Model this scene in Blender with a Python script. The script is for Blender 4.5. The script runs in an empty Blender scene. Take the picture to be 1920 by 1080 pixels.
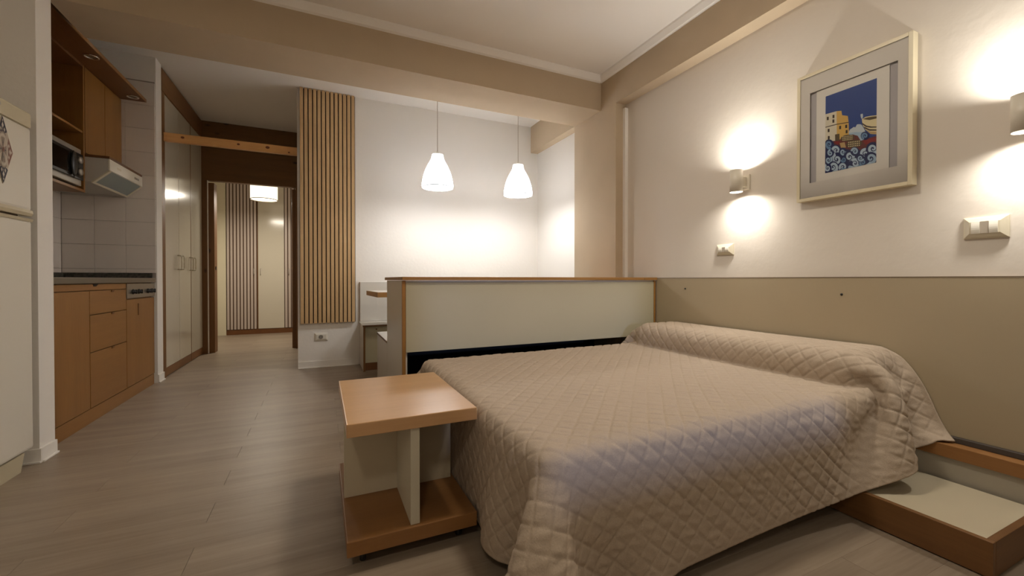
import bpy, bmesh, math, random
import numpy as np
from mathutils import Vector, Matrix
random.seed(7)
rng = np.random.default_rng(7)
S = bpy.context.scene
COL = S.collection

# ------------------------------------------------------------------ camera, world, exposure
F_PX, YAW, PITCH_PX, CAM_H = 780.0, math.atan(358/780.0), 7.0, 0.90
cd = bpy.data.cameras.new('camera'); cam = bpy.data.objects.new('camera', cd); COL.objects.link(cam)
cd.sensor_fit = 'HORIZONTAL'; cd.sensor_width = 36.0; cd.lens = F_PX/1920*36.0
cd.shift_y = -9/1920.0; cd.clip_start = .02; cd.clip_end = 60
cam.location = (0, 0, CAM_H)
cam.rotation_euler = (math.pi/2-math.atan(PITCH_PX/F_PX), 0, -YAW)
S.camera = cam
W = bpy.data.worlds.new('world'); S.world = W; W.use_nodes = True
W.node_tree.nodes['Background'].inputs[0].default_value = (.09, .12, .2, 1)
W.node_tree.nodes['Background'].inputs[1].default_value = .25
S.view_settings.view_transform = 'Standard'; S.view_settings.look = 'None'
S.view_settings.gamma = 1.0; S.view_settings.use_curve_mapping = False
S.view_settings.exposure = 0.62
P_SCONCE, P_PEND, P_DRUM, P_FILL_BED, P_FILL_REAR, P_COOL = 2.1, 16.0, 13.0, 10.0, 6.5, 190.0
C_SCONCE, C_PEND, C_DRUM, C_FILL = (1, .965, .90), (.99, .98, .98), (1, .90, .76), (1, .90, .76)

# ------------------------------------------------------------------ materials
def lin(c):
    return tuple(((v/255)/12.92 if v/255 <= .04045 else ((v/255+.055)/1.055)**2.4) for v in c)+(1,)
MATS = {}
def mat(name, rgb, rough=.5, metal=0, noise=0, nscale=8, bump=0, bscale=60, emit=0, ecol=None, coat=0, spec=.5, stretch=(1, 1, 1)):
    if name in MATS: return MATS[name]
    m = bpy.data.materials.new(name); m.use_nodes = True; MATS[name] = m
    nt = m.node_tree; b = nt.nodes['Principled BSDF']
    c = lin(rgb)
    b.inputs['Base Color'].default_value = c
    b.inputs['Roughness'].default_value = rough; b.inputs['Metallic'].default_value = metal
    b.inputs['Specular IOR Level'].default_value = spec
    b.inputs['Coat Weight'].default_value = coat; b.inputs['Coat Roughness'].default_value = .12
    if noise or bump:
        tc = nt.nodes.new('ShaderNodeTexCoord'); mp = nt.nodes.new('ShaderNodeMapping')
        mp.inputs['Scale'].default_value = stretch
        nt.links.new(tc.outputs['Object'], mp.inputs['Vector'])
    if noise:
        n = nt.nodes.new('ShaderNodeTexNoise'); n.inputs['Scale'].default_value = nscale; n.inputs['Detail'].default_value = 6
        r = nt.nodes.new('ShaderNodeValToRGB')
        r.color_ramp.elements[0].position = .3; r.color_ramp.elements[1].position = .7
        r.color_ramp.elements[0].color = tuple(v*(1-noise) for v in c[:3])+(1,)
        r.color_ramp.elements[1].color = tuple(min(1, v*(1+noise)) for v in c[:3])+(1,)
        nt.links.new(mp.outputs[0], n.inputs['Vector']); nt.links.new(n.outputs['Fac'], r.inputs[0])
        nt.links.new(r.outputs[0], b.inputs['Base Color'])
    if bump:
        n2 = nt.nodes.new('ShaderNodeTexNoise'); n2.inputs['Scale'].default_value = bscale; n2.inputs['Detail'].default_value = 4
        bp = nt.nodes.new('ShaderNodeBump'); bp.inputs['Strength'].default_value = bump; bp.inputs['Distance'].default_value = .004
        nt.links.new(mp.outputs[0], n2.inputs['Vector']); nt.links.new(n2.outputs['Fac'], bp.inputs['Height'])
        nt.links.new(bp.outputs[0], b.inputs['Normal'])
    if emit:
        b.inputs['Emission Color'].default_value = lin(ecol or rgb); b.inputs['Emission Strength'].default_value = emit
    return m

def wood(name, dark, light, axis='Z', rough=.38, scale=1.0, knots=False, contrast=1.0, spread=.5, coat=0):
    """straight grain running along axis, from noise stretched along it, with a slow figure"""
    if name in MATS: return MATS[name]
    m = bpy.data.materials.new(name); m.use_nodes = True; MATS[name] = m
    nt = m.node_tree; b = nt.nodes['Principled BSDF']; b.inputs['Roughness'].default_value = rough
    b.inputs['Coat Weight'].default_value = coat; b.inputs['Coat Roughness'].default_value = .2
    tc = nt.nodes.new('ShaderNodeTexCoord'); mp = nt.nodes.new('ShaderNodeMapping')
    oi = nt.nodes.new('ShaderNodeObjectInfo'); ad = nt.nodes.new('ShaderNodeVectorMath'); ad.operation = 'ADD'
    mu = nt.nodes.new('ShaderNodeVectorMath'); mu.operation = 'SCALE'; mu.inputs['Scale'].default_value = 7.0
    cb = nt.nodes.new('ShaderNodeCombineXYZ')
    for i in range(3): nt.links.new(oi.outputs['Random'], cb.inputs[i])
    nt.links.new(cb.outputs[0], mu.inputs[0]); nt.links.new(tc.outputs['Object'], ad.inputs[0]); nt.links.new(mu.outputs[0], ad.inputs[1])
    s = [1, 1, 1]; s['XYZ'.index(axis)] = .06
    mp.inputs['Scale'].default_value = s; nt.links.new(ad.outputs[0], mp.inputs['Vector'])
    n1 = nt.nodes.new('ShaderNodeTexNoise'); n1.inputs['Scale'].default_value = 14*scale; n1.inputs['Detail'].default_value = 5; n1.inputs['Distortion'].default_value = .5
    n2 = nt.nodes.new('ShaderNodeTexNoise'); n2.inputs['Scale'].default_value = 160*scale; n2.inputs['Detail'].default_value = 3
    for n in (n1, n2): nt.links.new(mp.outputs[0], n.inputs['Vector'])
    mx = nt.nodes.new('ShaderNodeMix'); mx.data_type = 'FLOAT'; mx.inputs[0].default_value = .35
    nt.links.new(n1.outputs['Fac'], mx.inputs[2]); nt.links.new(n2.outputs['Fac'], mx.inputs[3])
    r = nt.nodes.new('ShaderNodeValToRGB')
    r.color_ramp.elements[0].position = .5-spread*.5; r.color_ramp.elements[1].position = .5+spread*.5
    r.color_ramp.elements[0].color = lin(dark); r.color_ramp.elements[1].color = lin(light)
    nt.links.new(mx.outputs[0], r.inputs[0])
    out = r.outputs[0]
    if knots:
        v = nt.nodes.new('ShaderNodeTexVoronoi'); v.inputs['Scale'].default_value = 2.6
        mp2 = nt.nodes.new('ShaderNodeMapping'); s2 = [2.2, 2.2, 2.2]; s2['XYZ'.index(axis)] = 1.2; mp2.inputs['Scale'].default_value = s2
        nt.links.new(ad.outputs[0], mp2.inputs['Vector']); nt.links.new(mp2.outputs[0], v.inputs['Vector'])
        kr = nt.nodes.new('ShaderNodeValToRGB'); kr.color_ramp.elements[0].position = .05; kr.color_ramp.elements[1].position = .13
        kr.color_ramp.elements[0].color = (.25, .2, .17, 1); kr.color_ramp.elements[1].color = (1, 1, 1, 1)
        nt.links.new(v.outputs['Distance'], kr.inputs[0])
        ml = nt.nodes.new('ShaderNodeMix'); ml.data_type = 'RGBA'; ml.blend_type = 'MULTIPLY'; ml.inputs[0].default_value = 1
        nt.links.new(out, ml.inputs[6]); nt.links.new(kr.outputs[0], ml.inputs[7]); out = ml.outputs[2]
    nt.links.new(out, b.inputs['Base Color'])
    bp = nt.nodes.new('ShaderNodeBump'); bp.inputs['Strength'].default_value = .12; bp.inputs['Distance'].default_value = .002
    nt.links.new(n2.outputs['Fac'], bp.inputs['Height']); nt.links.new(bp.outputs[0], b.inputs['Normal'])
    return m

M_WALL = mat('white_paint', (239, 234, 226), .85, bump=.25, bscale=35, spec=.2)
M_WALLR = mat('warm_white_paint', (219, 210, 198), .85, bump=.35, bscale=22, spec=.2)
M_CEIL = mat('ceiling_paint', (240, 235, 228), .9, spec=.2)
M_TAN = mat('tan_paint', (190, 171, 145), .8, bump=.2, bscale=40, spec=.2, noise=.03, nscale=4)
M_CREAM = mat('cream_laminate', (190, 182, 154), .28, noise=.015, nscale=3)
M_CREAMG = mat('cream_gloss_laminate', (205, 198, 180), .16)
M_WHITEL = mat('white_laminate', (214, 209, 198), .3)
M_WHITEP = mat('white_plastic', (228, 222, 208), .35)
M_IVORY = mat('ivory_plastic', (214, 204, 180), .35)
M_BEIGEP = mat('beige_plastic', (205, 194, 165), .4)
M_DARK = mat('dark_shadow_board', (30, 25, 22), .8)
M_BLACK = mat('black_plastic', (22, 20, 19), .35)
M_STEEL = mat('brushed_steel', (170, 165, 155), .35, 1)
M_SATIN = mat('satin_silver', (176, 170, 160), .4, .6)
M_CHROME = mat('chrome', (220, 218, 212), .12, 1)
M_STONE = mat('dark_speckled_stone', (70, 66, 58), .35, noise=.6, nscale=60)
M_TILE = mat('white_wall_tile', (226, 217, 208), .35, noise=.02, nscale=5)
M_GROUT = mat('tile_grout', (160, 150, 140), .9)
M_FILTER = mat('grey_filter_mesh', (150, 158, 156), .5, .3, bump=.5, bscale=300)
M_FELT = mat('dark_felt', (52, 46, 40), .95)
M_GAP = mat('brown_groove', (84, 60, 42), .8)
M_LAMIW = mat('striped_door_light', (190, 176, 164), .4)
M_BEECHV = wood('beech_upright', (126, 84, 36), (148, 104, 50), 'Z', .4)
M_BEECHY = wood('beech_along_y', (126, 84, 36), (148, 104, 50), 'Y', .4)
M_BEECHX = wood('beech_along_x', (126, 84, 36), (148, 104, 50), 'X', .4)
M_STANDT = wood('nightstand_beech', (190, 147, 102), (208, 166, 120), 'X', .33, coat=.15)
M_BROWN = wood('brown_beech_board', (96, 58, 26), (116, 74, 36), 'Y', .45)
M_PINED = wood('dark_pine_x', (98, 66, 30), (124, 86, 42), 'X', .5, knots=True)
M_PINEV = wood('dark_pine_upright', (104, 68, 30), (130, 88, 42), 'Z', .5, knots=True)
M_PINEY = wood('dark_pine_y', (112, 74, 38), (136, 94, 52), 'Y', .5)
M_PINEL = wood('light_pine_x', (196, 142, 80), (220, 168, 102), 'X', .45, knots=True)
M_SLAT = wood('oak_slat', (186, 150, 104), (210, 176, 128), 'Z', .5, scale=.8)
M_TRIMW = wood('honey_edge_wood', (148, 104, 50), (174, 128, 68), 'X', .4)
M_TRIMV = wood('honey_edge_upright', (144, 100, 48), (170, 122, 62), 'Z', .4)
M_PLANK = wood('grey_taupe_plank', (122, 106, 89), (166, 150, 130), 'X', .40, scale=.55, spread=.5)
M_FLOORB = wood('floor_underlay_wood', (104, 92, 78), (136, 122, 106), 'X', .5, scale=.55)
M_CASTOR = mat('castor_black', (18, 17, 16), .5)

# ------------------------------------------------------------------ builders
ORG = {}     # world origin of every object
def bm_new(): return bmesh.new()
def add_box(bm, a, b, bevel=0.0, seg=2):
    x0, y0, z0 = [min(p, q) for p, q in zip(a, b)]; x1, y1, z1 = [max(p, q) for p, q in zip(a, b)]
    t = bmesh.new()
    v = [t.verts.new(p) for p in ((x0,y0,z0),(x1,y0,z0),(x1,y1,z0),(x0,y1,z0),(x0,y0,z1),(x1,y0,z1),(x1,y1,z1),(x0,y1,z1))]
    for f in ((0,3,2,1),(4,5,6,7),(0,1,5,4),(1,2,6,5),(2,3,7,6),(3,0,4,7)): t.faces.new([v[i] for i in f])
    if bevel:
        bevel = min(bevel, .45*min(x1-x0, y1-y0, z1-z0))
        bmesh.ops.bevel(t, geom=list(t.edges), offset=bevel, segments=seg, profile=.6, affect='EDGES')
    merge(bm, t); return bm
def merge(bm, t):
    mp = {}
    for v in t.verts: mp[v] = bm.verts.new(v.co)
    for f in t.faces:
        try:
            nf = bm.faces.new([mp[v] for v in f.verts]); nf.smooth = f.smooth; nf.material_index = f.material_index
        except ValueError: pass
    t.free()
def add_prism(bm, pts, axis, a, b):
    """polygon pts (2-D in the two other axes, in xyz order) extruded along axis from a to b"""
    k = 'XYZ'.index(axis)
    def P(p, h):
        q = list(p); q.insert(k, h); return q
    A = [bm.verts.new(P(p, a)) for p in pts]; B = [bm.verts.new(P(p, b)) for p in pts]
    n = len(pts)
    bm.faces.new(A); bm.faces.new(B[::-1])
    for i in range(n): bm.faces.new((A[i], B[i], B[(i+1) % n], A[(i+1) % n]))
    bmesh.ops.recalc_face_normals(bm, faces=bm.faces)
    return bm
def add_lathe(bm, prof, c, axis='Z', seg=32, closed=False):
    """prof: (radius, height) revolved about axis through c"""
    rings = []
    for r, h in prof:
        ring = []
        for i in range(seg):
            a = 2*math.pi*i/seg; u, w = r*math.cos(a), r*math.sin(a)
            p = {'Z': (u, w, h), 'X': (h, u, w), 'Y': (u, h, w)}[axis]
            ring.append(bm.verts.new((c[0]+p[0], c[1]+p[1], c[2]+p[2])))
        rings.append(ring)
    pairs = list(zip(rings, rings[1:]))
    if closed: pairs.append((rings[-1], rings[0]))
    fs = []
    for A, B in pairs:
        for i in range(seg):
            f = bm.faces.new((A[i], A[(i+1) % seg], B[(i+1) % seg], B[i])); f.smooth = True; fs.append(f)
    if not closed:
        for r, ring in ((prof[0], rings[0]), (prof[-1], rings[-1])):
            if r[0] > 1e-6: bm.faces.new(ring)
    bmesh.ops.recalc_face_normals(bm, faces=bm.faces)
    return bm
def add_tube(bm, pts, r, seg=8):
    rings = []
    for i, p in enumerate(pts):
        p = Vector(p); d = (Vector(pts[min(i+1, len(pts)-1)])-Vector(pts[max(i-1, 0)])).normalized()
        u = d.cross(Vector((0, 0, 1)) if abs(d.z) < .9 else Vector((1, 0, 0))).normalized(); w = d.cross(u)
        rings.append([bm.verts.new(p+r*(math.cos(2*math.pi*k/seg)*u+math.sin(2*math.pi*k/seg)*w)) for k in range(seg)])
    for A, B in zip(rings, rings[1:]):
        for k in range(seg):
            f = bm.faces.new((A[k], A[(k+1) % seg], B[(k+1) % seg], B[k])); f.smooth = True
    bm.faces.new(rings[0]); bm.faces.new(rings[-1])
    bmesh.ops.recalc_face_normals(bm, faces=bm.faces)
    return bm
def obj(name, bm, m, parent=None, label=None, origin=None):
    me = bpy.data.meshes.new(name)
    if parent is None:
        if origin is None:
            xs = np.array([v.co[:] for v in bm.verts]); lo, hi = xs.min(0), xs.max(0)
            origin = ((lo[0]+hi[0])/2, (lo[1]+hi[1])/2, lo[2])
        o_w = Vector(origin)
    else:
        o_w = ORG[parent.name]
    for v in bm.verts: v.co -= o_w
    bm.to_mesh(me); bm.free()
    for mm in (m if isinstance(m, (list, tuple)) else [m]): me.materials.append(mm)
    o = bpy.data.objects.new(name, me); COL.objects.link(o)
    if parent is None: o.location = o_w
    else: o.parent = parent
    ORG[o.name] = o_w
    if label: o['label'] = label
    return o
def box(name, a, b, m, parent=None, bevel=.0015, label=None):
    return obj(name, add_box(bm_new(), a, b, bevel), m, parent, label)
def tag(o, label, cat, group=None, kind=None):
    o['label'] = label; o['category'] = cat
    if group: o['group'] = group
    if kind: o['kind'] = kind
    return o
def thing(name, loc, label, cat, group=None):
    o = bpy.data.objects.new(name, None); COL.objects.link(o); o.location = loc; o.empty_display_size = .1
    ORG[o.name] = Vector(loc)
    return tag(o, label, cat, group)
def struct(name, bm, m, label=None, parent=None):
    o = obj(name, bm, m, parent)
    o['kind'] = 'structure'
    if label: o['label'] = label
    return o
def sbox(name, a, b, m, label=None, bevel=0):
    return struct(name, add_box(bm_new(), a, b, bevel), m, label)
def light(name, kind, loc, power, color, parent, size=.05, rot=(0, 0, 0), **kw):
    l = bpy.data.lights.new(name, kind); l.energy = power; l.color = color
    for k, v in kw.items(): setattr(l, k, v)
    if kind == 'AREA': l.size = size
    else: l.shadow_soft_size = size
    o = bpy.data.objects.new(name, l); COL.objects.link(o)
    o.location = Vector(loc)-(ORG[parent.name] if parent else Vector((0, 0, 0))); o.rotation_euler = rot
    if parent: o.parent = parent
    return o

# ------------------------------------------------------------------ setting
XW, XB, XN = 2.335, 2.23, 2.51          # right wall, beam/column face, nook wall
ZC, ZN, ZB = 2.665, 2.82, 2.373          # main ceiling, nook ceiling, beam underside
fl = sbox('floor', (-2.1, -1.8, -.10), (2.9, 8.3, -.006), M_FLOORB, 'grey taupe wood plank floor')
PW, PL = .1555, .96
row0 = 2.0175
k0 = math.floor((.05-row0)/PW)
k = k0
pm = {}
while row0+k*PW < 8.05:
    y0, y1 = row0+k*PW, row0+(k+1)*PW
    off = -.39 if k % 2 == 1 or k % 2 == -1 else .09
    xl, xr = (-1.34, 2.32) if y0 < 4.6 else ((-1.30, 2.5) if y0 < 4.7 else ((-1.34, -.2) if y0 < 6.2 else (-1.62, .2)))
    x = off - PL*math.ceil((off-xl)/PL)
    while x < xr:
        a, b = max(x, xl), min(x+PL, xr)
        if b-a > .02:
            bm = add_box(bm_new(), (a+.0005, y0+.0001, -.006), (b-.0005, y1-.0001, 0), .0003, 1)
            obj('plank', bm, M_PLANK, fl)
        x += PL
    k += 1

sbox('wall_right', (XW, -1.8, 0), (XW+.12, 2.795, ZC+.2), M_WALLR, 'white plaster wall behind the bed head')
sbox('trim_1', (XB, -1.8, 2.367), (XW, 2.79, ZC+.1), M_TAN, 'tan painted beam along the right wall')
sbox('trim_2', (-1.30, 2.992, ZB), (XB, 3.40, ZN), M_TAN, 'tan painted beam crossing the room')
sbox('trim_3', (XB, 2.79, 0), (XN+.1, 3.41, ZN), M_TAN, 'tan painted column beside the dining nook')
sbox('trim_4', (2.41, 3.41, 2.495), (XN+.05, 4.687, ZN), M_TAN, 'short tan beam in the nook corner')
sbox('trim_5', (2.303, 2.764, 0), (XW, 2.79, 2.33), M_WALL, 'slim pale conduit beside the column')
def cove(pts, axis, a, b, name, label):
    struct(name, add_prism(bm_new(), pts, axis, a, b), M_CEIL, label)
cove([(2.992, 2.61), (2.992, ZC), (2.955, ZC), (2.957, 2.652), (2.975, 2.618)], 'X', -1.93, XB-.012, 'trim_6', 'white ceiling moulding over the cross beam')
cove([(XB, 2.61), (XB, ZC), (XB-.037, ZC), (XB-.035, 2.652), (XB-.017, 2.618)], 'Y', -1.8, 2.99, 'trim_7', 'white ceiling moulding over the right beam')
sbox('ceiling', (-2.05, -1.8, ZC), (XW+.1, 2.992, ZN+.06), M_CEIL, 'white main ceiling')
sbox('ceiling.001', (-2.05, 2.992, ZN), (XN+.2, 6.15, ZN+.06), M_CEIL, 'white ceiling of nook and hall')
sbox('ceiling.002', (-1.8, 6.26, 2.72), (1.2, 8.7, 2.78), M_CEIL, 'white bedroom ceiling')
sbox('wall_nook', (XN, 3.41, 0), (XN+.12, 4.80, ZN), M_WALL, 'white side wall of the dining nook')
sbox('wall_back', (-.213, 4.687, 0), (XN+.12, 4.80, ZN), M_WALL, 'white wall behind the dining nook')
sbox('wall_hall', (-.213, 4.80, 0), (-.10, 6.15, ZN), M_WALL)
sbox('wall_left', (-2.05, -1.8, 0), (-1.93, 8.0, ZN), M_WALL)
sbox('wall_fridge', (-1.93, 2.82, 0), (-1.26, 2.95, ZN), M_WALL, 'white wall end between fridge and kitchen')
sbox('wall_kitchen', (-1.93, 4.57, 0), (-1.294, 4.708, ZN), M_WALL, 'white wall end between kitchen and hall wardrobe')
# bedroom shell
sbox('wall_bedroom_back', (-1.72, 8.56, 0), (1.2, 8.66, 2.78), M_WALL)
sbox('wall_bedroom_left', (-1.72, 6.26, 0), (-1.60, 8.56, 2.78), M_WALL)
sbox('wall_bedroom_right', (.60, 6.26, 0), (.72, 8.56, 2.78), M_WALL)
sbox('wall_bedroom_front', (-.20, 6.15, 0), (.72, 6.26, 2.78), M_WALL)
sbox('wall_bedroom_side', (-1.60, 8.0, 0), (-1.39, 8.56, 2.72), mat('cream_paint', (214, 206, 178), .7), 'cream wall strip beside the striped wardrobe')
# rear wall; the unseen window and lowered shutter are added to shape the blue beam
sbox('wall_rear', (-2.05, -1.8, 0), (.435, -1.68, ZC), M_WALL)
sbox('wall_rear.001', (1.07, -1.8, 0), (XW+.1, -1.68, ZC), M_WALL)
sbox('wall_rear.002', (.435, -1.8, 0), (1.07, -1.68, .85), M_WALL)
sbox('wall_rear.003', (.435, -1.8, 2.2), (1.07, -1.68, ZC), M_WALL)

wn = struct('added_window_1', add_box(bm_new(), (.435, -1.81, .85), (1.07, -1.66, .865), .002), M_WALL, 'added unseen window sill that cuts off the blue light')
for a, b in (((.435, -1.78, .865), (.45, -1.73, 2.2)), ((1.055, -1.78, .865), (1.07, -1.73, 2.2)), ((.45, -1.78, 2.15), (1.055, -1.73, 2.2))):
    obj('added_window_frame', add_box(bm_new(), a, b, .003), M_WALL, wn)
for i in range(20):
    obj('added_shutter_slat', add_box(bm_new(), (.452, -1.795, 1.205+i*.047), (1.053, -1.783, 1.25+i*.047), .003, 1), M_IVORY, wn)
# added unseen cool light outside, for the faint blue band on the bed
light('cool_fill', 'POINT', (.40, -4.2, 1.38), P_COOL, (.40, .55, 1.0), None, .07)

# baseboards
def skirting(name, a, b, nrm, label=None):
    """low white skirting with a small toe lip"""
    (x0, y0), (x1, y1) = a, b
    bm = bm_new(); nx, ny = nrm
    add_box(bm, (x0, y0, 0), (x1+nx*.010, y1+ny*.010, .07), .002)
    add_box(bm, (x0, y0, 0), (x1+nx*.018, y1+ny*.018, .010), .003)
    struct(name, bm, M_WALL, label)
skirting('baseboard_back', (-.213, 4.687), (.36, 4.687), (0, -1), 'white skirting under the slatted panel')
skirting('baseboard_fridge', (-1.26, 2.82), (-1.26, 2.95), (1, 0), 'white skirting on the wall end by the fridge')
skirting('baseboard_fridge_side', (-1.45, 2.82), (-1.25, 2.82), (0, -1))
skirting('baseboard_kitchen', (-1.294, 4.57), (-1.294, 4.708), (1, 0), 'white skirting on the wall end by the hall')
skirting('baseboard_bedroom', (-1.6, 6.3), (-1.6, 8.0), (1, 0))

# kitchen tiles, each a piece of the alcove walls
def tiles():
    base = struct('wall_tiles_end', add_box(bm_new(), (-1.93, 4.562, .90), (-1.30, 4.57, 2.60)), M_GROUT, 'white tiled end wall of the kitchen alcove')
    xs = [-1.898, -1.698, -1.498, -1.298]
    zs = [.955, .99]+[.99+.2*i for i in range(1, 9)]
    for xa, xb in zip(xs, xs[1:]):
        for za, zb in zip(zs, zs[1:]):
            obj('tile', add_box(bm_new(), (xa+.001, 4.557, za+.001), (xb-.001, 4.565, zb-.001), .0012, 1), M_TILE, base)
    base2 = struct('wall_tiles_rear', add_box(bm_new(), (-1.93, 2.95, .90), (-1.903, 4.562, 2.60)), M_GROUT, 'white tiled rear wall of the kitchen alcove')
    ys = [2.956+.2*i for i in range(9)]
    for ya, yb in zip(ys, ys[1:]):
        for za, zb in zip(zs, zs[1:]):
            if zb > 2.0: continue
            obj('tile', add_box(bm_new(), (-1.906, ya+.001, za+.001), (-1.898, min(yb, 4.557)-.001, zb-.001), .0012, 1), M_TILE, base2)
tiles()

# door frame to the bedroom and the dark pine panelling above it
fr = struct('door_1', add_box(bm_new(), (-1.338, 6.12, 0), (-1.250, 6.20, 2.10), .004), M_PINEV, 'dark pine door frame to the bedroom')
obj('jamb', add_box(bm_new(), (-1.250, 6.155, 0), (-1.185, 6.30, 2.08), .004), M_PINEV, fr)
obj('jamb', add_box(bm_new(), (-.345, 6.155, 0), (-.235, 6.30, 2.08), .004), M_PINEV, fr)
obj('stop_strip', add_box(bm_new(), (-1.249, 6.118, 0), (-1.243, 6.155, 2.10), .001), M_WALL, fr)
obj('head_board', add_box(bm_new(), (-1.338, 6.12, 2.10), (-.213, 6.20, 2.50), .004), M_PINED, fr)
obj('upper_board', add_box(bm_new(), (-1.338, 6.135, 2.503), (-.213, 6.20, ZN), .004), M_PINED, fr)
obj('casing', add_box(bm_new(), (-.30, 6.11, 0), (-.213, 6.155, 2.10), .004), M_PINEV, fr)
obj('latch', add_box(bm_new(), (-1.186, 6.20, 1.02), (-1.178, 6.23, 1.06), .002), M_BLACK, fr)
t8 = sbox('trim_8', (-1.2955, 4.76, 2.160), (-.205, 4.80, 2.238), M_PINEL, 'light knotty pine rail across the hall opening', .002)

for kx, kz, kr in ((-1.155, 2.208, .010), (-.72, 2.205, .009), (-.476, 2.206, .013), (-.289, 2.180, .007)):
    bm = bm_new(); add_lathe(bm, [(.001, -.0006), (kr, -.0006), (kr*1.05, 0)], (kx, 4.76, kz), 'Y', 14)
    for v in bm.verts: v.co.x = kx+(v.co.x-kx)*1.35
    obj('knot', bm, mat('knot_brown', (112, 62, 28), .5), t8)
# ------------------------------------------------------------------ hall wardrobe
w = thing('wardrobe', (-1.62, 5.4, 0), 'built-in hall wardrobe with glossy cream doors and brown wood edging', 'wardrobe')
box('carcass', (-1.90, 4.714, 0), (-1.332, 6.11, 2.80), M_PINEY, w)
box('side_stile', (-1.33, 4.712, 0), (-1.296, 4.800, 2.60), M_PINEV, w)
box('fascia', (-1.33, 4.712, 2.602), (-1.292, 6.11, 2.80), M_PINEY, w)
for i, (a, b) in enumerate(((4.806, 5.212), (5.218, 5.628), (5.640, 6.10))):
    d = box('door', (-1.328, a, .085), (-1.30, b, 2.598), M_CREAMG, w, .003)
    box('kick_board', (-1.329, a, .006), (-1.301, b, .083), M_PINEY, w)
    if i < 2:
        ys = (b-.035) if i == 0 else (a+.035)
    else: ys = a+.035
    for yh in ([b-.04] if i == 0 else ([a+.04, b-.04] if i == 1 else [a+.05])):
        bm = bm_new()
        add_tube(bm, [(-1.301, yh, 1.0), (-1.272, yh, 1.002), (-1.268, yh, 1.02), (-1.268, yh, 1.12), (-1.272, yh, 1.138), (-1.301, yh, 1.14)], .006)
        obj('handle', bm, M_IVORY, d)
box('edge_strip', (-1.329, 5.629, .085), (-1.298, 5.639, 2.598), M_PINEV, w)

# ------------------------------------------------------------------ bedroom wardrobe and lamp
w = thing('wardrobe', (-.5, 8.25, 0), 'bedroom wardrobe with brown striped doors and one plain cream door', 'wardrobe')
box('carcass', (-1.388, 8.025, .07), (.55, 8.55, 2.60), M_PINEY, w)
box('plinth', (-1.388, 8.004, 0), (.55, 8.06, .078), M_BROWN, w)
def striped_door(a, b, n):
    d = box('striped_door', (a, 8.004, .085), (b, 8.024, 2.55), M_GAP, w)
    p = (b-a)/n
    for i in range(n):
        box('slat', (a+i*p+.008, 7.994, .087), (a+(i+1)*p-.008, 8.003, 2.548), M_LAMIW, d, .001)
    return d
def small_handle(d, x):
    bm = bm_new(); add_tube(bm, [(x, 7.994, .98), (x, 7.972, .985), (x, 7.970, 1.00), (x, 7.970, 1.06), (x, 7.972, 1.075), (x, 7.994, 1.08)], .005)
    obj('handle', bm, M_SATIN, d)
small_handle(striped_door(-1.384, -.962, 9), -1.00)
d = box('plain_door', (-.944, 8.0, .085), (-.566, 8.024, 2.55), M_CREAMG, w, .002); small_handle(d, -.91)
small_handle(striped_door(-.562, -.10, 9), -.50)
small_handle(striped_door(-.09, .54, 12), -.04)

l = thing('drum_lamp', (-.726, 6.8, 2.02), 'lit white fabric drum lamp hanging from the bedroom ceiling', 'lamp')
M_DRUM = mat('lit_drum_fabric', (246, 232, 204), .8, emit=.95, ecol=(255, 240, 212))
bm = bm_new(); add_lathe(bm, [(.168, 2.02), (.168, 2.32), (.164, 2.32), (.164, 2.02)], (-.726, 6.8, 0), closed=True, seg=40); obj('lamp_shade', bm, M_DRUM, l)
bm = bm_new(); add_lathe(bm, [(.1705, 2.018), (.1705, 2.026), (.163, 2.026), (.163, 2.018)], (-.726, 6.8, 0), closed=True, seg=40); obj('rim', bm, mat('grey_rim', (150, 140, 125), .6), l)
bm = bm_new(); add_lathe(bm, [(.001, 2.035), (.158, 2.035), (.158, 2.04), (.001, 2.04)], (-.726, 6.8, 0), seg=40)
obj('diffuser', bm, mat('lit_diffuser', (255, 246, 228), .8, emit=2.2, ecol=(255, 244, 222)), l)
bm = bm_new(); add_tube(bm, [(-.726, 6.8, 2.30), (-.726, 6.8, 2.72)], .006); obj('cord', bm, M_WHITEP, l)
bm = bm_new(); add_lathe(bm, [(.05, 2.70), (.045, 2.72)], (-.726, 6.8, 0), seg=20); obj('canopy', bm, M_WHITEP, l)
light('drum_lamp_light', 'AREA', (-.726, 6.8, 2.012), P_DRUM, C_DRUM, l, .3, shape='DISK')

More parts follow.
